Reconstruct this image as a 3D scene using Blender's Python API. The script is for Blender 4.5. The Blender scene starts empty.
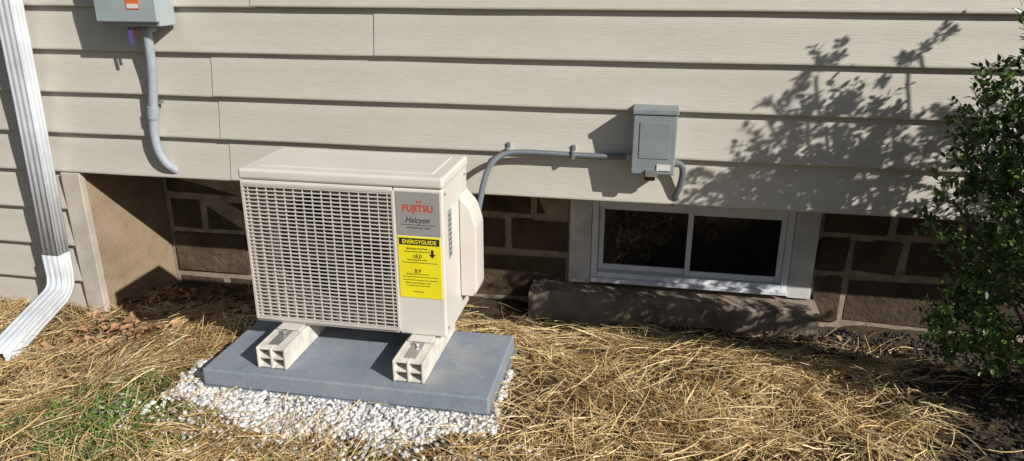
import bpy, bmesh, math, random
import numpy as np
from mathutils import Vector, Matrix
random.seed(7); rng=np.random.default_rng(7)
sc=bpy.context.scene
sc.view_settings.view_transform='Standard'; sc.view_settings.look='None'; sc.view_settings.exposure=0

# ------------------------------------------------------------ helpers
def empty(name,loc=(0,0,0)):
    e=bpy.data.objects.new(name,None); sc.collection.objects.link(e); e.empty_display_size=.1; return e
def link(name,me,mat=None,parent=None,smooth=False):
    o=bpy.data.objects.new(name,me); sc.collection.objects.link(o)
    if mat: me.materials.append(mat)
    if parent: o.parent=parent
    if smooth:
        me.polygons.foreach_set('use_smooth',[True]*len(me.polygons))
    return o
def box(name,x0,x1,y0,y1,z0,z1,mat,parent=None,bev=0,seg=2):
    bm=bmesh.new(); bmesh.ops.create_cube(bm,size=1)
    for v in bm.verts:
        v.co=Vector(((x0+x1)/2+v.co.x*(x1-x0),(y0+y1)/2+v.co.y*(y1-y0),(z0+z1)/2+v.co.z*(z1-z0)))
    if bev: bmesh.ops.bevel(bm,geom=bm.edges[:],offset=bev,segments=seg,affect='EDGES',profile=.5)
    me=bpy.data.meshes.new(name); bm.to_mesh(me); bm.free()
    o=link(name,me,mat,parent)
    if bev and seg>1:
        me.polygons.foreach_set('use_smooth',[True]*len(me.polygons))
        m=o.modifiers.new('w','WEIGHTED_NORMAL'); m.keep_sharp=False
    return o
def npmesh(name,V,F,mat,parent=None,smooth=False):
    V=np.asarray(V,dtype=np.float32); F=np.asarray(F,dtype=np.int32)
    me=bpy.data.meshes.new(name); n,k=F.shape
    me.vertices.add(len(V)); me.vertices.foreach_set('co',V.ravel())
    me.loops.add(n*k); me.loops.foreach_set('vertex_index',F.ravel())
    me.polygons.add(n); me.polygons.foreach_set('loop_start',np.arange(0,n*k,k,dtype=np.int32))
    me.polygons.foreach_set('loop_total',np.full(n,k,dtype=np.int32))
    me.update(calc_edges=True); me.validate()
    return link(name,me,mat,parent,smooth)
def tube(name,pts,r,mat,parent=None,ridge=0,cyc=False,res=12):
    cu=bpy.data.curves.new(name,'CURVE'); cu.dimensions='3D'; cu.bevel_depth=r; cu.bevel_resolution=3
    cu.use_fill_caps=True
    s=cu.splines.new('NURBS'); s.points.add(len(pts)-1)
    for p,q in zip(s.points,pts): p.co=(*q,1)
    s.order_u=3; s.use_endpoint_u=True; s.resolution_u=res
    o=bpy.data.objects.new(name,cu); sc.collection.objects.link(o); cu.materials.append(mat)
    if parent: o.parent=parent
    return o
def text(name,s,size,x,y,z,mat,parent,rot=(math.radians(90),0,0),align='CENTER',sx=1,shear=0,bold=0):
    cu=bpy.data.curves.new(name,'FONT'); cu.body=s; cu.size=size; cu.align_x=align; cu.shear=shear; cu.offset=bold
    cu.materials.append(mat)
    o=bpy.data.objects.new(name,cu); sc.collection.objects.link(o); o.location=(x,y,z); o.rotation_euler=rot; o.scale=(sx,1,1)
    o.parent=parent; return o
class M:
    def __init__(s,name,col=(.5,.5,.5),rough=.6,metal=0,spec=.5):
        s.m=bpy.data.materials.new(name); s.m.use_nodes=True; s.nt=s.m.node_tree; s.n=s.nt.nodes; s.l=s.nt.links
        s.b=s.n['Principled BSDF']; s.b.inputs['Base Color'].default_value=(*col,1); s.b.inputs['Roughness'].default_value=rough
        s.b.inputs['Metallic'].default_value=metal; s.b.inputs['Specular IOR Level'].default_value=spec
    def noise(s,scale,detail=5,rough=.55,vec=(1,1,1)):
        tc=s.n.new('ShaderNodeTexCoord'); mp=s.n.new('ShaderNodeMapping'); mp.inputs['Scale'].default_value=vec
        s.l.new(tc.outputs['Object'],mp.inputs[0]); no=s.n.new('ShaderNodeTexNoise')
        no.inputs['Scale'].default_value=scale; no.inputs['Detail'].default_value=detail; no.inputs['Roughness'].default_value=rough
        s.l.new(mp.outputs[0],no.inputs['Vector']); return no.outputs['Fac']
    def ramp(s,fac,stops):
        r=s.n.new('ShaderNodeValToRGB'); s.l.new(fac,r.inputs[0]); e=r.color_ramp.elements
        while len(e)<len(stops): e.new(.5)
        for a,(p,c) in zip(e,stops): a.position=p; a.color=(*c,1)
        return r.outputs[0]
    def mix(s,a,b,fac,mode='MIX'):
        x=s.n.new('ShaderNodeMix'); x.data_type='RGBA'; x.blend_type=mode
        for sock,v in ((x.inputs[6],a),(x.inputs[7],b),(x.inputs[0],fac)):
            if isinstance(v,(int,float)): sock.default_value=v
            elif isinstance(v,tuple): sock.default_value=(*v,1)
            else: s.l.new(v,sock)
        return x.outputs[2]
    def color(s,c): s.l.new(c,s.b.inputs['Base Color']); return s
    def bump(s,h,strength=.3,dist=.01):
        b=s.n.new('ShaderNodeBump'); b.inputs['Strength'].default_value=strength; b.inputs['Distance'].default_value=dist
        s.l.new(h,b.inputs['Height'])
        s.l.new(b.outputs[0],s.b.inputs['Normal']); return s
    def island(s):
        g=s.n.new('ShaderNodeNewGeometry'); return g.outputs['Random Per Island']

def dirty(name,col,rough=.5,amt=.12,scale=6,metal=0,bump=0,bscale=200,vec=(1,1,1)):
    m=M(name,col,rough,metal); f=m.noise(scale,6,.6,vec)
    d=tuple(c*(1-amt*2) for c in col); l=tuple(min(1,c*(1+amt*.5)) for c in col)
    m.color(m.ramp(f,[(.3,d),(.65,l)]))
    if bump: m.bump(m.noise(bscale,3),bump,.003)
    return m.m

# siding
m=M('siding_vinyl',rough=.5)
big=m.noise(1.6,5,.6,(1,1,2.5)); grain=m.noise(9,6,.65,(1.2,1,26)); spk=m.noise(35,4,.7)
c=m.ramp(big,[(.3,(.545,.51,.44)),(.7,(.605,.572,.50))])
c=m.mix(c,m.ramp(grain,[(.35,(.84,.84,.84)),(.62,(1.0,1.0,1.0))]),.55,'MULTIPLY')
c=m.mix(c,m.ramp(spk,[(.25,(.75,.72,.68)),(.36,(1,1,1))]),.5,'MULTIPLY')
m.color(c); m.bump(grain,.4,.004); SIDING=m.m
TRIM=dirty('corner_trim_paint',(.53,.48,.41),.5,.14,5)
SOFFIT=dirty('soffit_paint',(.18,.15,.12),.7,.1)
m=M('foundation_stone',rough=.95)
i=m.island(); f=m.noise(9,8,.65)
c1=m.ramp(i,[(0,(.105,.072,.046)),(.5,(.145,.10,.062)),(1,(.075,.055,.04))])
m.color(m.mix(c1,m.ramp(f,[(.3,(.4,.4,.4)),(.7,(1.15,1.15,1.15))]),.9,'MULTIPLY')); m.bump(m.noise(22,8,.7),1,.03); STONE=m.m
MORTAR=dirty('mortar',(.36,.30,.22),.95,.22,14,bump=.5,bscale=90)
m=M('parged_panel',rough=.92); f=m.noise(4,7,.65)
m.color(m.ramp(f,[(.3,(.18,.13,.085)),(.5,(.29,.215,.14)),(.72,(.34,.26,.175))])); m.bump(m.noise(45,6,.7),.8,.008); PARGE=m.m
m=M('curb_concrete',rough=.95); f=m.noise(6,8,.7); i2=m.noise(2,4,.5)
m.color(m.mix(m.ramp(f,[(.3,(.17,.135,.10)),(.55,(.33,.28,.22)),(.75,(.39,.34,.28))]),m.ramp(i2,[(.35,(.7,.62,.54)),(.6,(1,1,1))]),.7,'MULTIPLY')); m.bump(m.noise(50,6,.7),.9,.006); CURB=m.m
VINYL=dirty('window_vinyl',(.80,.82,.86),.4,.05,9)
m=M('window_glass',(.008,.009,.011),.04); m.bump(m.noise(3,2),.04,.01); GLASS=m.m
TRIMW=dirty('window_trim_paint',(.72,.71,.69),.6,.14,7)
ROOF=dirty('roof_shingle',(.10,.09,.085),.95,.2,20)
# unit
m=M('unit_cream_paint',rough=.42); m.color(m.ramp(m.noise(5,5),[(.3,(.64,.605,.545)),(.7,(.70,.665,.61))])); m.bump(m.noise(500,2),.08,.001); CREAM=m.m
CREAM2=dirty('grille_plastic',(.58,.535,.485),.5,.06,6)
SHROUD=dirty('shroud_plate',(.18,.15,.135),.6,.1)
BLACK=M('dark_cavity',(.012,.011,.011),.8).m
FAN=M('fan_plastic',(.035,.033,.033),.45).m
RISER=dirty('riser_plastic',(.76,.72,.65),.5,.14,14)
SILVER=M('silver_label',(.40,.39,.38),.4,.25).m
YEL=dirty('yellow_label',(.88,.77,.015),.5,.03,10)
INK=M('ink',(.015,.015,.015),.6).m
RED=M('red_ink',(.62,.05,.015),.5).m
WHITE=dirty('sticker_white',(.72,.71,.69),.5,.05)
GREYTXT=M('grey_ink',(.035,.045,.045),.6).m
m=M('pad_composite',rough=.75); f=m.noise(7,7,.65); sp=m.noise(120,3,.7); du=m.noise(3.5,6,.7)
c=m.ramp(f,[(.25,(.20,.235,.29)),(.5,(.26,.295,.35)),(.75,(.30,.335,.385))])
c=m.mix(c,m.ramp(sp,[(.3,(.7,.7,.7)),(.6,(1.05,1.05,1.05))]),.6,'MULTIPLY')
c=m.mix(c,(.38,.36,.33),m.ramp(du,[(.50,(0,0,0)),(.72,(.6,.6,.6))]))
m.color(c); m.bump(m.noise(260,4,.7),.6,.005); PAD=m.m
GREYBOX=dirty('box_grey_enamel',(.25,.28,.295),.45,.09,9)
GREYBOX2=dirty('panel_grey_enamel',(.36,.42,.43),.45,.06,8)
CONDUIT=dirty('pvc_conduit_grey',(.36,.40,.45),.5,.08,30)
m=M('flex_conduit',(.15,.17,.19),.45)
tc=m.n.new('ShaderNodeTexCoord'); w=m.n.new('ShaderNodeTexWave'); w.inputs['Scale'].default_value=60; w.bands_direction='X'
m.l.new(tc.outputs['Object'],w.inputs[0]); m.bump(w.outputs['Fac'],.5,.003); FLEX=m.m
STEEL=M('galvanized',(.5,.5,.5),.4,.8).m
DSP=dirty('downspout_paint',(.66,.69,.74),.4,.1,9)
BRASS=M('red_brown_plastic',(.13,.035,.025),.4).m
ORANGE=M('orange_label',(.7,.16,.05),.5).m
PURPLE=M('purple_tag',(.12,.08,.35),.5).m

# ------------------------------------------------------------ terrain height
def S(a,b,x):
    t=np.clip((x-a)/(b-a),0,1); return t*t*(3-2*t)
def gh(x,y):
    x=np.asarray(x,dtype=float); y=np.asarray(y,dtype=float)
    dl=.27*S(-1.8,-3.0,x)*S(-2.4,-.9,y); db=.25*S(-.62,.35,y)
    z=-.3*(1-(1-dl/.3)*(1-db/.3))
    n=.010*np.sin(5.1*x+1.3*y)+.008*np.sin(7.7*y-2.1*x+1)+.006*np.sin(13*x+9*y)+.004*np.sin(23*x-17*y+2)
    pad=S(.25,0,np.maximum(np.abs(x+1.12)-.6,0)+np.maximum(np.abs(y+.83)-.3,0))
    return z*(1-pad)+.01*pad+n*(1-pad)
def axis(a,b,step,far):
    c=list(np.arange(a,b+1e-6,step)); s=step; lo=[a]; hi=[b]
    while lo[-1]>-far: s*=1.35; lo.append(lo[-1]-s)
    s=step
    while hi[-1]<far: s*=1.35; hi.append(hi[-1]+s)
    return np.array(sorted(set(lo[1:]+c+hi[1:])))
gx=axis(-4.2,3,.03,90); gy=axis(-2.6,.6,.03,90)
X,Y=np.meshgrid(gx,gy); Z=gh(X,Y)+(rng.random(X.shape)-.5)*.010
V=np.stack([X,Y,Z],-1).reshape(-1,3); nx=len(gx); ny=len(gy)
a=(np.arange(ny-1)[:,None]*nx+np.arange(nx-1)[None]).ravel()
F=np.stack([a,a+1,a+nx+1,a+nx],1)
m=M('soil',rough=1)
f=m.noise(4,8,.65); f2=m.noise(60,5,.7)
c=m.ramp(f,[(.3,(.05,.033,.02)),(.55,(.105,.072,.039)),(.75,(.18,.126,.065))])
m.color(m.mix(c,m.ramp(f2,[(.3,(.4,.4,.4)),(.7,(1.2,1.2,1.2))]),.8,'MULTIPLY')); m.bump(f2,1,.02)
npmesh('ground',V,F,m.m,smooth=True)

# ------------------------------------------------------------ house
house=empty('sided_house')
def course(k,segs,z0,ex=.218):
    prof=[(.012,ex+.012),(.002,ex-.01),(-.004,ex*.62),(-.010,ex*.45),(-.024,.012),(-.027,.003),(-.023,-.002),(.0,-.004)]
    V=[];F=[]
    for j,(x0,x1) in enumerate(segs):
        off=-.004*(j%2); dz=.003*(j%2)+.001*math.sin(k*3+j)
        n=max(2,int((x1-x0)/.12)); xs=np.linspace(x0,x1,n)
        base=len(V); P=len(prof)
        for x in xs:
            wv=.0007*math.sin(x*3.1+k*1.7)+.0005*math.sin(x*7.3+k)
            w2=.0018*math.sin(x*3.3+k*2.9+1)+.0010*math.sin(x*9+k*5)
            for pi,(y,z) in enumerate(prof): V.append((x,y+off+wv+(w2 if 2<=pi<=3 else 0),z0+z+dz+wv*.6))
        for a in range(n-1):
            for b in range(P-1):
                i=base+a*P+b; F.append((i,i+P,i+P+1,i+1))
        for xe in (x0,x1):
            b0=len(V)
            for y,z in prof[:-1]: V+= [(xe,y+off,z0+z+dz),(xe,y+off+.006,z0+z+dz)]
            for b in range(len(prof)-2): i=b0+2*b; F.append((i,i+1,i+3,i+2))
    return npmesh('siding_course_%d'%(k+10),V,F,SIDING,house)
Z0=.56;EX=.218
seams={0:[-2.12,1.9],1:[-2.15,2.6],2:[-2.16,2.2],3:[-1.29,3.1],4:[-1.9,1.5],5:[-3.4,.4],6:[-1.2,2.4],7:[.8],8:[-2.2,1.6],9:[-.6]}
for k in range(0,10):
    xs=[-6]+seams[k]+[5]
    course(k,[(xs[i]-(.02 if i%2 else 0),xs[i+1]) for i in range(len(xs)-1)],Z0+k*EX)
for k in range(1,5):
    course(-k,[(-6,-3.155)],Z0-k*EX)
box('wall_core_upper',-5.99,4.99,.016,.5,Z0+.012,2.75,TRIM,house)
box('wall_core_main',-5.98,4.98,.62,8,-.7,2.74,TRIM,house)
box('wall_core_left',-5.97,-3.17,.018,.61,-.7,Z0+.008,TRIM,house)
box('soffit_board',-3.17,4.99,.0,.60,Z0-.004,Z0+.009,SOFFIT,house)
box('corner_post',-3.17,-3.055,-.028,.02,-.5,Z0-.006,TRIM,house,.006)
box('roof_eave',-6.4,5.4,-.35,8.4,2.76,2.92,ROOF,house,.02)
V=[(-6.4,-.35,2.925),(5.4,-.35,2.925),(5.4,8.4,2.925),(-6.4,8.4,2.925),(-6.4,4,4.6),(5.4,4,4.6)]
me=bpy.data.meshes.new('roof'); me.from_pydata(V,[],[(0,1,5,4),(3,4,5,2),(0,4,3),(1,2,5)]); link('roof',me,ROOF,house)
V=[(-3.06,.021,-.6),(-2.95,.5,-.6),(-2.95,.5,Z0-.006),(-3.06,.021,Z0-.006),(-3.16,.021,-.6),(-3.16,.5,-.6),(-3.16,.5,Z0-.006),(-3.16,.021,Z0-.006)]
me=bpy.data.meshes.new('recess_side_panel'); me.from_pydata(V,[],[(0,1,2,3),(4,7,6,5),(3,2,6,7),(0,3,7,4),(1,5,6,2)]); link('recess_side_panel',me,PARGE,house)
WX0,WX1,WZ0,WZ1=-.29,.775,-.05,.42
box('mortar_bed_a',-3.1,WX0-.13,.512,.61,-.7,Z0-.01,MORTAR,house)
box('mortar_bed_b',WX1+.13,4.9,.512,.61,-.7,Z0-.01,MORTAR,house)
box('mortar_bed_c',WX0-.13,WX1+.13,.515,.61,-.7,-.10,MORTAR,house)
bm=bmesh.new(); z=-.66; row=0
while z<Z0-.02:
    h=[.24,.19,.29,.22,.27,.2][row%6]; h=min(h,Z0-.012-z)
    x=-2.94+(-.2 if row%2 else 0)
    while x<4.8:
        w=random.uniform(.26,.62); x0=max(x,-2.94)+.011; x1=x+w-.011
        parts=[(x0,x1)]
        if z+h>-.1:
            if x0<WX1+.13 and x1>WX0-.13:
                parts=[]
                if x0<WX0-.16: parts.append((x0,WX0-.135))
                if x1>WX1+.16: parts.append((WX1+.135,x1))
        for p0,p1 in parts:
            if p1-p0<.03 or h<.05: continue
            r=bmesh.ops.create_cube(bm,size=1); d=random.uniform(-.008,.006)
            for v in r['verts']:
                v.co=Vector(((p0+p1)/2+v.co.x*(p1-p0)+random.uniform(-.009,.009),.525+v.co.y*.036+d+random.uniform(-.005,.005),z+h/2+v.co.z*(h-.022)+random.uniform(-.009,.009)))
        x+=w
    z+=h; row+=1
bmesh.ops.bevel(bm,geom=bm.edges[:],offset=.010,segments=2,affect='EDGES')
me=bpy.data.meshes.new('foundation_stones'); bm.to_mesh(me); bm.free(); link('foundation_stones',me,STONE,house)
# window
win=empty('basement_window'); win.parent=house
y0,y1=.47,.55
box('frame_left',WX0,WX0+.035,y0,y1,WZ0,WZ1,VINYL,win,.004)
box('frame_right',WX1-.035,WX1,y0,y1,WZ0,WZ1,VINYL,win,.004)
box('frame_bottom',WX0+.036,WX1-.036,y0,y1,WZ0,WZ0+.04,VINYL,win,.004)
box('frame_top',WX0+.036,WX1-.036,y0,y1,WZ1-.04,WZ1,VINYL,win,.004)
mid=(WX0+WX1)/2
def sash(n,x0,x1,yy):
    t=.028
    box(n+'_l',x0,x0+t,yy,yy+.022,WZ0+.042,WZ1-.042,VINYL,win,.003)
    box(n+'_r',x1-t,x1,yy,yy+.022,WZ0+.042,WZ1-.042,VINYL,win,.003)
    box(n+'_b',x0+t+.001,x1-t-.001,yy+.001,yy+.022,WZ0+.042,WZ0+.075,VINYL,win,.003)
    box(n+'_t',x0+t+.001,x1-t-.001,yy+.001,yy+.022,WZ1-.07,WZ1-.042,VINYL,win,.003)
    box(n+'_glass',x0+t-.004,x1-t+.004,yy+.010,yy+.014,WZ0+.07,WZ1-.066,GLASS,win)
sash('sash_fixed',WX0+.037,mid+.015,.515); sash('sash_slide',mid-.015,WX1-.037,.488)
box('sill_lip',WX0-.0,WX1+.0,.44,.469,WZ0-.012,WZ0+.014,VINYL,win,.004)
box('trim_left',WX0-.125,WX0-.003,.475,.53,-.085,Z0-.01,TRIMW,win,.004)
box('trim_right',WX1+.003,WX1+.125,.475,.53,-.085,Z0-.01,TRIMW,win,.004)
bm=bmesh.new(); n=36; prof=[(.512,-.095),(.36,-.10),(.335,-.118),(.325,-.25),(.32,-.5)]
rows=[]
for i in range(n+1):
    x=-.62+1.55*i/n; rows.append([bm.verts.new((x+random.uniform(-.003,.003) if 0<i<n else x,y+(random.uniform(-.006,.006) if j else 0),z+random.uniform(-.005,.005))) for j,(y,z) in enumerate(prof)])
for i in range(n):
    for j in range(len(prof)-1): bm.faces.new((rows[i][j],rows[i][j+1],rows[i+1][j+1],rows[i+1][j]))
for r in (rows[0],rows[-1]):
    e=bm.verts.new((r[0].co.x,.512,-.5)); bm.faces.new(r+[e])
bmesh.ops.recalc_face_normals(bm,faces=bm.faces[:])
me=bpy.data.meshes.new('window_curb'); bm.to_mesh(me); bm.free(); link('window_curb',me,CURB,house)

# ------------------------------------------------------------ AC unit
ac=empty('air_conditioner_outdoor_unit')
UX0,UX1,UY0,UY1,UZ0,UZ1=-1.585,-.755,-.855,-.485,.205,.868
GX1=-.955
box('left_side',UX0+.003,UX0+.012,UY0+.012,UY1,UZ0,UZ1-.02,CREAM,ac,.003)
box('right_side',UX1-.012,UX1-.001,UY0+.014,UY1,UZ0,UZ1-.02,CREAM,ac,.004)
box('back_panel',UX0+.013,UX1-.013,UY1-.012,UY1-.002,UZ0+.002,UZ1-.02,CREAM,ac)
box('base_pan',UX0+.013,UX1-.013,UY0+.02,UY1-.013,UZ0+.003,UZ0+.02,CREAM,ac)
box('partition',GX1+.004,GX1+.012,UY0+.02,UY1-.013,UZ0+.021,UZ1-.03,BLACK,ac)
box('condenser_core',UX0+.02,GX1,UY1-.05,UY1-.014,UZ0+.022,UZ1-.03,BLACK,ac)
box('top_cover',UX0-.004,UX1+.005,UY0-.004,UY1+.006,UZ1-.045,UZ1,CREAM,ac,.014,4)
box('top_panel_emboss',UX0+.06,UX1-.05,UY0+.05,UY1-.05,UZ1-.002,UZ1+.004,CREAM,ac,.003)
box('front_panel_right',GX1,UX1,UY0,UY0+.03,UZ0,UZ1-.046,CREAM,ac,.010,3)
box('front_rail_bottom',UX0,GX1-.001,UY0+.002,UY0+.03,UZ0,UZ0+.022,CREAM,ac,.006)
box('front_rail_top',UX0,GX1-.001,UY0+.002,UY0+.03,UZ1-.062,UZ1-.046,CREAM,ac,.004)
box('front_rail_left',UX0,UX0+.014,UY0+.002,UY0+.03,UZ0+.022,UZ1-.062,CREAM,ac,.004)
gx0,gx1,gz0,gz1=UX0+.014,GX1,UZ0+.022,UZ1-.062
cxf,czf=(gx0+gx1)/2+.01,(gz0+gz1)/2; R=.26
V=[];F=[];N=64
for i in range(N):
    t=2*math.pi*i/N; c,s=math.cos(t),math.sin(t)
    k=min((gx1-cxf)/max(abs(c),1e-6) if c>0 else (cxf-gx0)/max(abs(c),1e-6),(gz1-czf)/max(abs(s),1e-6))
    V+=[(cxf+c*R,UY0+.022,czf+s*R),(cxf+c*k,UY0+.022,czf+s*k),(cxf+c*R*.96,UY0+.16,czf+s*R*.96)]
for i in range(N):
    j=(i+1)%N; F+=[(3*i,3*i+1,3*j+1,3*j),(3*i,3*j,3*j+2,3*i+2)]
npmesh('fan_shroud',V,F,SHROUD,ac,False)
V=[];F=[]
for b in range(3):
    for i in range(7):
        for j in range(5):
            r=.05+(.23-.05)*j/4; t=2*math.pi*b/3+(i/6)*1.5+.35*j/4
            V.append((cxf+r*math.cos(t),UY0+.13-.055*(i/6),czf+r*math.sin(t)))
    for i in range(6):
        for j in range(4):
            q=b*35+i*5+j; F.append((q,q+1,q+6,q+5))
npmesh('fan_blades',V,F,FAN,ac,True)
bm=bmesh.new(); bmesh.ops.create_cone(bm,cap_ends=True,segments=32,radius1=.055,radius2=.045,depth=.07,matrix=Matrix.Translation((cxf,UY0+.10,czf))@Matrix.Rotation(math.pi/2,4,'X'))
me=bpy.data.meshes.new('fan_hub'); bm.to_mesh(me); bm.free(); link('fan_hub',me,FAN,ac)
bm=bmesh.new()
def bar(x0,x1,ya,yb,z0,z1):
    r=bmesh.ops.create_cube(bm,size=1)
    for v in r['verts']: v.co=Vector(((x0+x1)/2+v.co.x*(x1-x0),(ya+yb)/2+v.co.y*(yb-ya),(z0+z1)/2+v.co.z*(z1-z0)))
NB=36
for i in range(NB):
    zc=gz0+(gz1-gz0)*(i+.5)/NB; bar(gx0-.002,gx1+.002,UY0-.006,UY0+.000,zc-.0024,zc+.0024)
for i in range(16):
    xc=gx0+(gx1-gx0)*(i+.5)/16; bar(xc-.0014,xc+.0014,UY0-.0045,UY0+.006,gz0-.002,gz1+.002)
bar(gx0-.008,gx0+.002,UY0-.007,UY0+.008,gz0-.006,gz1+.006); bar(gx1-.003,gx1+.006,UY0-.007,UY0+.008,gz0-.006,gz1+.006)
bar(gx0+.003,gx1-.004,UY0-.0068,UY0+.007,gz0-.007,gz0+.004); bar(gx0+.003,gx1-.004,UY0-.0068,UY0+.007,gz1-.004,gz1+.007)
bmesh.ops.bevel(bm,geom=bm.edges[:],offset=.0008,segments=1,affect='EDGES')
me=bpy.data.meshes.new('fan_grille'); bm.to_mesh(me); bm.free(); link('fan_grille',me,CREAM2,ac)
# labels
lx0,lx1=GX1+.014,UX1-.012; lc=(lx0+lx1)/2; dzl=.03
box('brand_plate',lx0,lx1,UY0-.0025,UY0+.002,.605+dzl,.780+dzl,SILVER,ac,.001,1)
yt=UY0-.0032
text('brand_text','FUJITSU',.038,lc,yt,.703+dzl,RED,ac,bold=.0008,sx=.94)
text('brand_symbol','oo',.020,lc+.006,yt,.738+dzl,RED,ac,shear=.2,bold=.0003)
text('model_text','Halcyon',.033,lc-.004,yt,.658+dzl,GREYTXT,ac,shear=.35,sx=.9,bold=.0003)
box('brand_rule',lx0+.018,lx1-.018,yt,yt+.0005,.648+dzl,.650+dzl,GREYTXT,ac)
text('sub_text','INVERTER HEAT PUMP',.0095,lc,yt,.634+dzl,GREYTXT,ac)
box('energy_label',lx0,lx1,UY0-.0025,UY0+.002,.342+dzl,.600+dzl,YEL,ac,.001,1)
box('energy_header',lx0+.006,lx1-.006,yt+.0002,yt+.0010,.566+dzl,.594+dzl,INK,ac)
text('energy_title','ENERGYGUIDE',.0225,lc,yt-.0003,.572+dzl,YEL,ac,bold=.0006,sx=.92)
for j,(z,s,t) in enumerate([(.549,.010,'Split System Heat Pump'),(.537,.008,'Cooling and Heating  Model AOU12'),(.512,.024,'18.0'),(.503,.007,'Seasonal Energy Efficiency Ratio'),(.450,.024,'8.9'),(.443,.007,'Heating Seasonal Performance Factor'),(.405,.008,'Efficiency range of all similar models'),(.394,.007,'For energy cost info, visit the website'),(.368,.008,'ftc.gov/energy')]):
    text('energy_line_%d'%j,t,s,lc-.01,yt-.0002,z+dzl,INK,ac,bold=.0001,sx=.9)
for z in (.492,.432,.418): box('energy_bar_%d'%int(z*1000),lx0+.015,lx1-.015,yt,yt+.0006,z+dzl,z+.002+dzl,INK,ac)
bm=bmesh.new(); ax=lx1-.035
vs=[bm.verts.new((ax+dx,yt-.0002,.515+dzl+dz)) for dx,dz in ((-.005,.035),(.005,.035),(.005,.016),(.013,.016),(0,0),(-.013,.016),(-.005,.016))]; bm.faces.new(vs)
me=bpy.data.meshes.new('energy_arrow'); bm.to_mesh(me); bm.free(); link('energy_arrow',me,INK,ac)
box('side_sticker_a',UX1-.002,UX1+.0015,-.79,-.745,.52,.72,SILVER,ac)
for j in range(9): box('side_sticker_line_%d'%j,UX1+.001,UX1+.002,-.786,-.749,.535+j*.02,.541+j*.02,GREYTXT,ac)
box('side_sticker_b',UX1-.002,UX1+.0015,-.735,-.69,.62,.72,WHITE,ac)
prof=[(.0,.285),(.062,.285),(.075,.315),(.075,.60),(.050,.68),(.0,.735)]
V=[]
for (yy) in (-.625,-.488):
    for dx,z in prof: V.append((UX1-.004+dx,yy,z))
n=len(prof)
bm=bmesh.new(); vs=[bm.verts.new(v) for v in V]
bm.faces.new(vs[:n]); bm.faces.new(vs[n:][::-1])
for i in range(n): j=(i+1)%n; bm.faces.new((vs[i],vs[i+n],vs[j+n],vs[j]))
bmesh.ops.recalc_face_normals(bm,faces=bm.faces[:]); bmesh.ops.bevel(bm,geom=bm.edges[:],offset=.007,segments=2,affect='EDGES')
me=bpy.data.meshes.new('valve_cover'); bm.to_mesh(me); bm.free(); o=link('valve_cover',me,CREAM,ac,True); o.modifiers.new('w','WEIGHTED_NORMAL')
for yy,z in ((-.83,.80),(-.53,.80),(-.83,.24)):
    bm=bmesh.new(); bmesh.ops.create_cone(bm,cap_ends=True,segments=12,radius1=.006,radius2=.005,depth=.006,matrix=Matrix.Translation((UX1+.002,yy,z))@Matrix.Rotation(math.pi/2,4,'Y'))
    me=bpy.data.meshes.new('screw'); bm.to_mesh(me); bm.free(); link('screw',me,STEEL,ac)

# mounting risers
def riser(xc,nm):
    p=empty(nm); w=.062; ya,yb=-1.055,-.59; za,zb=.107,.196; t=.010
    for n,(x0,x1) in (('wall_a',(xc-w,xc-w+t)),('wall_b',(xc-t/2,xc+t/2)),('wall_c',(xc+w-t,xc+w))):
        box(n,x0,x1,ya,yb,za,zb,RISER,p,.002)
    for n,(z0,z1) in (('deck_a',(za+.001,za+t)),('deck_b',((za+zb)/2-t/2,(za+zb)/2+t/2)),('deck_c',(zb-t,zb-.001))):
        box(n,xc-w+t-.002,xc+w-t+.002,ya+.003,yb-.003,z0,z1,RISER,p,.002)
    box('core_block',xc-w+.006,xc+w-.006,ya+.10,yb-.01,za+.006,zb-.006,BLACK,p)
    box('mount_rail',xc-.022,xc+.022,ya+.03,yb-.02,zb+.0005,zb+.003,STEEL,p)
    box('unit_foot',xc-.05,xc+.05,-.90,-.54,zb+.0035,.2045,CREAM,p,.002)
    bm=bmesh.new(); bmesh.ops.create_cone(bm,cap_ends=True,segments=6,radius1=.011,radius2=.011,depth=.014,matrix=Matrix.Translation((xc,-.93,zb+.012)))
    me=bpy.data.meshes.new('bolt'); bm.to_mesh(me); bm.free(); link('bolt',me,STEEL,p)
riser(-1.42,'equipment_riser'); riser(-.855,'equipment_riser.001')
pad=empty('equipment_pad')
box('slab',-1.70,-.53,-1.105,-.59,.03,.104,PAD,pad,.009,3)
box('skirt',-1.71,-.52,-1.115,-.58,-.06,.029,PAD,pad,.006)

# ------------------------------------------------------------ disconnect box + whip
db=empty('electrical_disconnect_box')
bx0,bx1,bz0,bz1=-.075,.105,.735,1.02
box('body',bx0,bx1,-.115,-.022,bz0,bz1,GREYBOX,db,.006)
box('cover',bx0-.006,bx1+.006,-.138,-.1155,bz0-.004,bz1-.02,GREYBOX,db,.007,3)
box('hood',bx0-.010,bx1+.010,-.145,-.020,bz1-.019,bz1+.008,GREYBOX,db,.006,3)
box('cover_emboss',bx0+.025,bx1-.02,-.1415,-.137,bz0+.07,bz1-.05,GREYBOX,db,.002)
box('hasp',bx0+.06,bx0+.115,-.150,-.135,bz0-.012,bz0+.02,STEEL,db,.002)
box('label_white',bx1-.072,bx1-.012,-.1432,-.1385,bz0+.018,bz0+.045,WHITE,db)
box('connector',bx0+.055,bx0+.105,-.10,-.05,bz0-.045,bz0-.003,BRASS,db,.008)
whip=empty('flexible_conduit')
tube('run',[(-.08,-.055,.79),(-.25,-.05,.783),(-.42,-.052,.787),(-.58,-.055,.79),(-.68,-.07,.785),(-.73,-.14,.75),(-.735,-.26,.69),(-.735,-.36,.60),(-.735,-.44,.53),(-.73,-.475,.46)],.0140,FLEX,whip)
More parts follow.
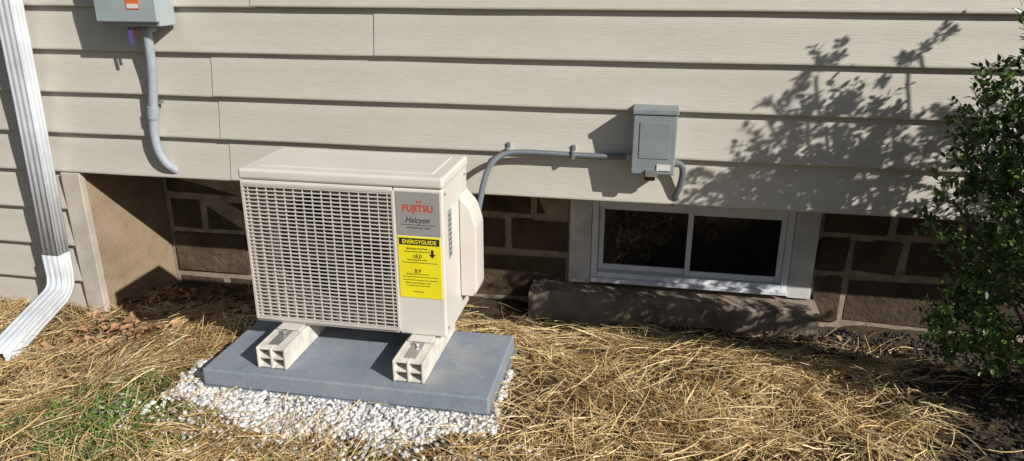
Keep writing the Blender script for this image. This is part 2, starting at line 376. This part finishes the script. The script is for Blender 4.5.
for x in (-.35,-.66):
    box('clamp_strap',x-.008,x+.008,-.072,-.03,.768,.808,STEEL,whip,.003)
    box('clamp_foot',x-.008,x+.008,-.036,-.024,.808,.83,STEEL,whip,.002)
tube('box_connector',[(-.105,-.055,.79),(-.092,-.055,.79),(-.074,-.055,.79)],.019,STEEL,whip)
cb=empty('power_cable')
tube('cable',[(.10,-.06,.77),(.135,-.06,.775),(.155,-.055,.74),(.148,-.045,.66),(.12,-.02,.58),(.12,.05,.54),(.12,.2,.545)],.015,FLEX,cb)
tube('fitting',[(.102,-.06,.77),(.115,-.06,.773),(.128,-.06,.774)],.021,STEEL,cb)

# ------------------------------------------------------------ service box, conduit
sb=empty('electrical_service_box')
sx=.12
box('body',-2.77+sx,-2.45+sx,-.15,-.022,1.345,1.80,GREYBOX2,sb,.006)
box('door',-2.775+sx,-2.445+sx,-.172,-.151,1.365,1.79,GREYBOX2,sb,.007,3)
box('label_orange',-2.60+sx,-2.53+sx,-.1745,-.171,1.425,1.49,ORANGE,sb)
box('label_text_block',-2.595+sx,-2.535+sx,-.1752,-.1746,1.43,1.45,WHITE,sb)
box('hub',-2.61+sx,-2.54+sx,-.12,-.05,1.315,1.344,GREYBOX,sb,.01)
box('tag',-2.64+sx,-2.62+sx,-.135,-.133,1.26,1.34,PURPLE,sb)
box('tag_red',-2.61+sx,-2.595+sx,-.136,-.134,1.29,1.34,BRASS,sb)
cd=empty('electrical_conduit')
tube('pipe',[(-2.455,-.085,1.33),(-2.465,-.07,1.2),(-2.49,-.055,1.05),(-2.525,-.05,.88),(-2.535,-.05,.76),(-2.51,-.05,.66),(-2.47,-.02,.60),(-2.42,.06,.545),(-2.3,.2,.535)],.023,CONDUIT,cd)
tube('coupling',[(-2.512,-.052,.94),(-2.518,-.05,.91),(-2.523,-.05,.88)],.029,CONDUIT,cd)
box('strap',-2.545,-2.465,-.03,-.022,.955,.975,STEEL,cd,.002)

# ------------------------------------------------------------ downspout
ds=empty('downspout')
def spout(name,path,w,d,par):
    prof=[]
    def side(p0,p1,n,nrm,amp):
        for i in range(n):
            t=i/n; a=amp*(math.sin(t*math.pi*2*3-math.pi/2)*.5+.5)
            prof.append((p0[0]+(p1[0]-p0[0])*t-nrm[0]*a,p0[1]+(p1[1]-p0[1])*t-nrm[1]*a))
    w2,d2=w/2,d/2
    side((-w2,-d2),(w2,-d2),18,(0,-1),.004); side((w2,-d2),(w2,d2),14,(1,0),.004)
    side((w2,d2),(-w2,d2),18,(0,1),.004); side((-w2,d2),(-w2,-d2),14,(-1,0),.004)
    V=[];F=[];n=len(prof)
    for i,p in enumerate(path):
        p=Vector(p); a=Vector(path[max(0,i-1)]); b=Vector(path[min(len(path)-1,i+1)])
        T=(b-a).normalized(); Xv=Vector((1,0,0)); Xv=(Xv-T*Xv.dot(T)).normalized(); Yv=Xv.cross(T)
        if Yv.y<0: Yv=-Yv
        for u,v in prof: V.append(tuple(p+Xv*u+Yv*v))
    for i in range(len(path)-1):
        for j in range(n): k=(j+1)%n; F.append((i*n+j,i*n+k,(i+1)*n+k,(i+1)*n+j))
    o=npmesh(name,V,F,DSP,par,False); s=o.modifiers.new('s','SOLIDIFY'); s.thickness=.0015; return o
path=[(-3.19,-.09,2.7),(-3.20,-.09,1.6),(-3.215,-.09,.9),(-3.245,-.09,.05)]
spout('pipe',path,.10,.078,ds)
el=[(-3.245,-.092,.10),(-3.245,-.093,-.03),(-3.243,-.105,-.08),(-3.24,-.13,-.11),(-3.233,-.17,-.13),(-3.20,-.40,-.18),(-3.14,-.70,-.235)]
spout('elbow',el,.107,.084,ds)
box('strap',-3.29,-3.12,-.135,-.03,1.62,1.65,DSP,ds,.002)

# ------------------------------------------------------------ scatter
def fnoise(x,y,s,ph=0):
    return (np.sin(s*x*1.0+ph+2*np.sin(s*.7*y+ph))+np.sin(s*1.3*y-ph*1.7+2*np.sin(s*.6*x+1+ph))+np.sin(s*2.1*(x+y)*.7+ph*2))/3
def on_pad(x,y,mg=0): return (x>-1.71-mg)&(x<-.52+mg)&(y>-1.115-mg)&(y<-.58+mg)
def in_gravel(x,y):
    e=.05*fnoise(x,y,9,1)+.02*fnoise(x,y,31,2)
    return (x>-1.83+e)&(x<-.49+e*.7)&(y>-1.32+e+.10*S(-1.3,-1.84,x)+.10*S(-.9,-.46,x))&(y<-.85+e+.1*S(-1.2,-.5,x))&~on_pad(x,y,-.005)
def straw(name,n,mat,xr,yr,lmin,lmax,w,keep,zmax=.035,curl=.5,tilt=.12):
    x=rng.uniform(xr[0],xr[1],n*3); y=rng.uniform(yr[0],yr[1],n*3)
    k=keep(x,y)>rng.random(n*3); x=x[k][:n]; y=y[k][:n]; n=len(x)
    th=rng.uniform(0,2*math.pi,n)*.7+2.6*fnoise(x,y,3.2,.5)
    L=rng.uniform(lmin,lmax,n); cv=rng.normal(0,curl,n); h=rng.random(n)**1.6*zmax*(.5+1*np.clip(fnoise(x,y,7,5),0,1)); tl=rng.normal(0,tilt,n); roll=rng.normal(0,.6,n)
    wf=w*rng.uniform(.6,1.3,n)
    K=5; V=np.zeros((n,K,2,3)); px=x.copy(); py=y.copy(); t=th-cv/2
    for s in range(K):
        u=s/(K-1)-.5
        z=gh(px,py)+h+.003+tl*L*u+ .01*np.sin(u*3+cv*4)
        z=np.maximum(z,gh(px,py)+.001)
        ww=wf*(1-.5*abs(u))
        nxv=-np.sin(t)*ww*np.cos(roll); nyv=np.cos(t)*ww*np.cos(roll); nz=ww*np.sin(roll)
        V[:,s,0]=np.stack([px-nxv,py-nyv,z-nz],-1); V[:,s,1]=np.stack([px+nxv,py+nyv,z+nz],-1)
        px=px+np.cos(t)*L/(K-1); py=py+np.sin(t)*L/(K-1); t=t+cv/(K-1)
    b=np.arange(n)[:,None]*(K*2)+np.arange(K-1)[None]*2; b=b.ravel()
    F=np.stack([b,b+1,b+3,b+2],1)
    return npmesh(name,V.reshape(-1,3),F,mat)
m=M('straw_dry',rough=.5)
c=m.ramp(m.island(),[(0,(.12,.072,.033)),(.2,(.38,.24,.09)),(.5,(.72,.52,.22)),(.82,(.90,.74,.43)),(1,(.45,.33,.17))])
c=m.mix(c,m.ramp(m.noise(2.6,5,.65),[(.35,(.58,.50,.40)),(.52,(1,1,1))]),.7,'MULTIPLY')
m.color(c); STRAW=m.m
def k_straw(x,y):
    d=.55+.62*fnoise(x,y,4.5,.3)+.40*fnoise(x,y,11,2)
    d=np.clip(d,.12,1)
    d*=1-.93*S(.95,1.15,x+.1*fnoise(x,y,5)-.1*(y+1))
    d*=1-.8*S(-.2,.15,y)
    d*=np.where(x<-1.9,.75+.2*S(-1.3,-.6,y),1)
    d[on_pad(x,y,.03)]=0; d[in_gravel(x,y)]*=.10
    d[y>.30]=0
    return d
straw('straw_mulch',38000,STRAW,(-3.9,1.6),(-2.2,.35),.05,.28,.0016,k_straw,zmax=.055)
m=M('grass_blades',rough=.5)
m.color(m.ramp(m.island(),[(0,(.06,.13,.018)),(.5,(.11,.23,.035)),(.85,(.18,.30,.05)),(1,(.28,.27,.09))]))
GRASS=m.m
def k_grass(x,y):
    a=S(-1.35,-1.85,x)*S(-.85,-1.25,y); b=S(-1.32,-1.55,y)*S(-.1,-1.0,x)*.4
    d=np.clip(np.maximum(a,b)*(.45+1.0*fnoise(x,y,5,4)),0,1)
    d[on_pad(x,y,.03)|in_gravel(x,y)]=0; return d
straw('lawn_grass',9500,GRASS,(-3.4,.2),(-2.1,-.8),.035,.09,.0018,k_grass,zmax=.045,curl=.9,tilt=.5)
def leaves(name,n,mat,gen,size):
    V=[];F=[]
    for i in range(n):
        x,y=gen(); z=float(gh(x,y))+random.uniform(.008,.04); s=random.uniform(.6,1.2)*size; a=random.uniform(0,6.28)
        Rm=Matrix.Rotation(a,3,'Z')@Matrix.Rotation(random.uniform(-.6,.6),3,'X')@Matrix.Rotation(random.uniform(-.6,.6),3,'Y')
        cup=random.uniform(.1,.5)*s; P=[(-.5,0,0),(-.15,.3,cup),(.2,.26,cup*.8),(.5,0,.1*s),(.2,-.26,cup*.9),(-.15,-.3,cup),(0,0,0)]
        b=len(V)
        for p in P: v=Rm@Vector((p[0]*s,p[1]*s,p[2])); V.append((x+v.x,y+v.y,z+v.z))
        F+=[(b+6,b,b+5),(b+6,b+1,b),(b+6,b+2,b+1),(b+6,b+3,b+2),(b+6,b+4,b+3),(b+6,b+5,b+4)]
    return npmesh(name,V,F,mat)
m=M('dead_leaf',rough=.7); m.color(m.ramp(m.island(),[(0,(.17,.08,.04)),(.5,(.38,.20,.10)),(1,(.52,.33,.20))])); DL=m.m
leaves('fallen_leaves',440,DL,lambda:(random.uniform(-3.05,-1.7),random.uniform(-.55,.38)) if random.random()<.9 else (random.uniform(-3,2),random.uniform(-1.2,.3)),.058)
bm=bmesh.new(); bmesh.ops.create_icosphere(bm,subdivisions=1,radius=1); bv=np.array([v.co[:] for v in bm.verts]); bf=np.array([[v.index for v in f.verts] for f in bm.faces]); bm.free()
def stones(name,P,smin,smax,mat,flat=.7):
    n=len(P); sc_=rng.uniform(smin,smax,(n,1,1)); V=bv[None]*(1+rng.normal(0,.16,(n,len(bv),1)))*sc_*np.array([1,1,flat])*rng.uniform(.7,1.25,(n,1,3))
    a=rng.uniform(0,6.28,n); c,s=np.cos(a)[:,None],np.sin(a)[:,None]
    t=rng.uniform(-.6,.6,n); ct,st=np.cos(t)[:,None],np.sin(t)[:,None]
    x=V[...,0]*ct+V[...,2]*st; z=-V[...,0]*st+V[...,2]*ct; y=V[...,1]
    V=np.stack([x*c-y*s,x*s+y*c,z],-1)+P[:,None,:]
    F=(bf[None]+np.arange(n)[:,None,None]*len(bv)).reshape(-1,3)
    return npmesh(name,V.reshape(-1,3),F,mat)
m=M('white_marble_chips',rough=.65); m.color(m.ramp(m.island(),[(0,(.38,.35,.32)),(.25,(.62,.61,.60)),(1,(.82,.81,.80))])); WG=m.m
x=rng.uniform(-2.1,-.3,60000); y=rng.uniform(-1.6,-.6,60000)
k=in_gravel(x,y); x=x[k][:4800]; y=y[k][:4800]
xs=rng.normal(-1.25,.42,800); ys=rng.normal(-1.32,.07,800); kk=~on_pad(xs,ys,.02); x=np.r_[x,xs[kk]]; y=np.r_[y,ys[kk]]
P=np.stack([x,y,gh(x,y)+.002+rng.random(len(x))*.02],-1)
stones('white_gravel',P,.005,.0125,WG)
m=M('dark_mulch',rough=.95); m.color(m.ramp(m.island(),[(0,(.018,.015,.013)),(.6,(.05,.042,.035)),(1,(.11,.095,.08))]))
x=rng.uniform(.8,3,9000); y=rng.uniform(-2,.45,9000); k=rng.random(9000)<S(.9,1.15,x+.1*(y+1)); x=x[k];y=y[k]
stones('mulch_gravel',np.stack([x,y,gh(x,y)+rng.random(len(x))*.01],-1),.004,.013,m.m)
m=M('soil_clods',rough=1); m.color(m.ramp(m.island(),[(0,(.035,.023,.014)),(1,(.11,.074,.042))]))
x=rng.uniform(-3.4,1.6,7000); y=rng.uniform(-2.3,.45,7000); k=~on_pad(x,y,.02)&~in_gravel(x,y); x=x[k];y=y[k]
stones('soil_clods',np.stack([x,y,gh(x,y)],-1),.003,.014,m.m)

# ------------------------------------------------------------ shrubs
m=M('shrub_leaf',rough=.34); m.color(m.ramp(m.island(),[(0,(.03,.06,.012)),(.5,(.06,.12,.022)),(.9,(.115,.19,.04)),(1,(.20,.24,.06))]))
LEAF=m.m
BARK=dirty('shrub_bark',(.10,.07,.05),.9,.2,30)
def shrub(name,root,clumps,per,size):
    p=empty(name); V=[];F=[]
    root=Vector(root)
    for ci,(cx,cy,cz,r) in enumerate(clumps):
        c=Vector((cx,cy,cz)); midp=(root+c)/2+Vector((random.uniform(-.1,.1)+.12,random.uniform(-.1,.1),.1))
        if ci%2==0: tube('limb_%d'%ci,[tuple(root),tuple(midp),tuple(c)],.005,BARK,p,res=6)
        nt=max(3,int(per*r*r*6/14))
        for t in range(nt):
            d=Vector((random.gauss(0,1),random.gauss(0,1),random.gauss(0,1)+.2)).normalized()
            s0=c+d*r*random.uniform(.0,.5); tip=c+d*r*random.uniform(.65,1.3)+Vector((0,0,random.uniform(-.02,.05)))
            ax=(tip-s0).normalized(); sd=ax.orthogonal().normalized(); up=ax.cross(sd)
            b=len(V); w=.0016
            V+=[tuple(s0-sd*w),tuple(s0+sd*w),tuple(tip+sd*w*.4),tuple(tip-sd*w*.4)]; F.append((b,b+1,b+2,b+3))
            nl=14
            for q in range(nl):
                u=(q+1)/nl; pos=s0.lerp(tip,u); an=q*2.4+t
                out=(sd*math.cos(an)+up*math.sin(an)); dr=(out*.9+ax*.7+Vector((0,0,random.uniform(-.2,.4)))).normalized()
                L=size*random.uniform(.6,1.2); ww=L*.27; sw=dr.cross(Vector((random.gauss(0,.5),random.gauss(0,.5),1))).normalized(); nn=sw.cross(dr)
                b=len(V); m1=pos+dr*L*.35; m2=pos+dr*L*.7
                V+=[tuple(pos),tuple(m1+sw*ww+nn*ww*.3),tuple(m2+sw*ww*.8+nn*ww*.25),tuple(pos+dr*L),tuple(m2-sw*ww*.8+nn*ww*.25),tuple(m1-sw*ww+nn*ww*.3)]
                F+=[(b,b+1,b+2,b+3),(b,b+3,b+4,b+5)]
    npmesh('foliage',V,F,LEAF,p)
cl=[]
for i in range(78):
    z=random.uniform(.12,1.5); a=random.uniform(0,6.28); rr=.50*math.sqrt(max(.10,1-((z-.8)/.90)**2))
    q=random.uniform(.4,1); cl.append((1.57+rr*q*math.cos(a)*1.0,-.60+rr*q*math.sin(a)*.8,z,random.uniform(.10,.17)))
cl+=[(1.08,-.62,.82,.10),(1.10,-.55,.68,.12),(1.16,-.66,.92,.12),(1.18,-.6,.52,.13),(1.22,-.62,1.08,.12),(1.26,-.6,1.22,.12),(1.30,-.62,1.36,.11),(1.22,-.5,.78,.13),(1.24,-.6,.38,.13),(1.26,-.68,.62,.13),(1.27,-.7,.85,.13),(1.28,-.66,1.05,.12),(1.30,-.6,.22,.12)]
for i in range(16): cl.append((random.uniform(1.4,2.3),random.uniform(-.8,-.5),random.uniform(1.45,1.85),random.uniform(.07,.12)))
shrub('garden_shrub',(1.65,-.60,-.12),cl,1750,.031)
cl=[]
for i in range(40):
    z=random.uniform(.2,1.4); a=random.uniform(0,6.28); rr=.75*random.uniform(.2,1)
    cl.append((2.95+rr*math.cos(a),-1.5+rr*math.sin(a),z,random.uniform(.18,.28)))
for i in range(11):
    cl.append((random.uniform(1.9,3.0),random.uniform(-1.4,-1.0),random.uniform(1.55,1.95),random.uniform(.09,.15)))
shrub('garden_shrub.001',(2.9,-1.45,-.05),cl,420,.036)

# ------------------------------------------------------------ light, world, camera
az,elv=math.radians(58),math.radians(31.5)
sdir=Vector((math.sin(az)*math.cos(elv),-math.cos(az)*math.cos(elv),math.sin(elv)))
L=bpy.data.lights.new('sun','SUN'); L.energy=5.0; L.angle=math.radians(.5); L.color=(1,.965,.90)
lo=bpy.data.objects.new('sun',L); sc.collection.objects.link(lo); lo.rotation_euler=sdir.to_track_quat('Z','Y').to_euler(); lo.location=(4,-4,5)
w=bpy.data.worlds.new('World'); sc.world=w; w.use_nodes=True; nt=w.node_tree
sky=nt.nodes.new('ShaderNodeTexSky'); sky.sky_type='NISHITA'; sky.sun_disc=False; sky.sun_elevation=elv; sky.sun_rotation=math.pi-az
nt.links.new(sky.outputs[0],nt.nodes['Background'].inputs[0]); nt.nodes['Background'].inputs[1].default_value=.05
cam=bpy.data.cameras.new('camera'); co=bpy.data.objects.new('camera',cam); sc.collection.objects.link(co)
cam.sensor_width=36; cam.lens=26.0; cam.clip_end=500; cam.clip_start=.05
co.location=(0,-3.42,1.6); co.rotation_euler=(math.radians(90-19.4),0,math.radians(10.8)); sc.camera=co
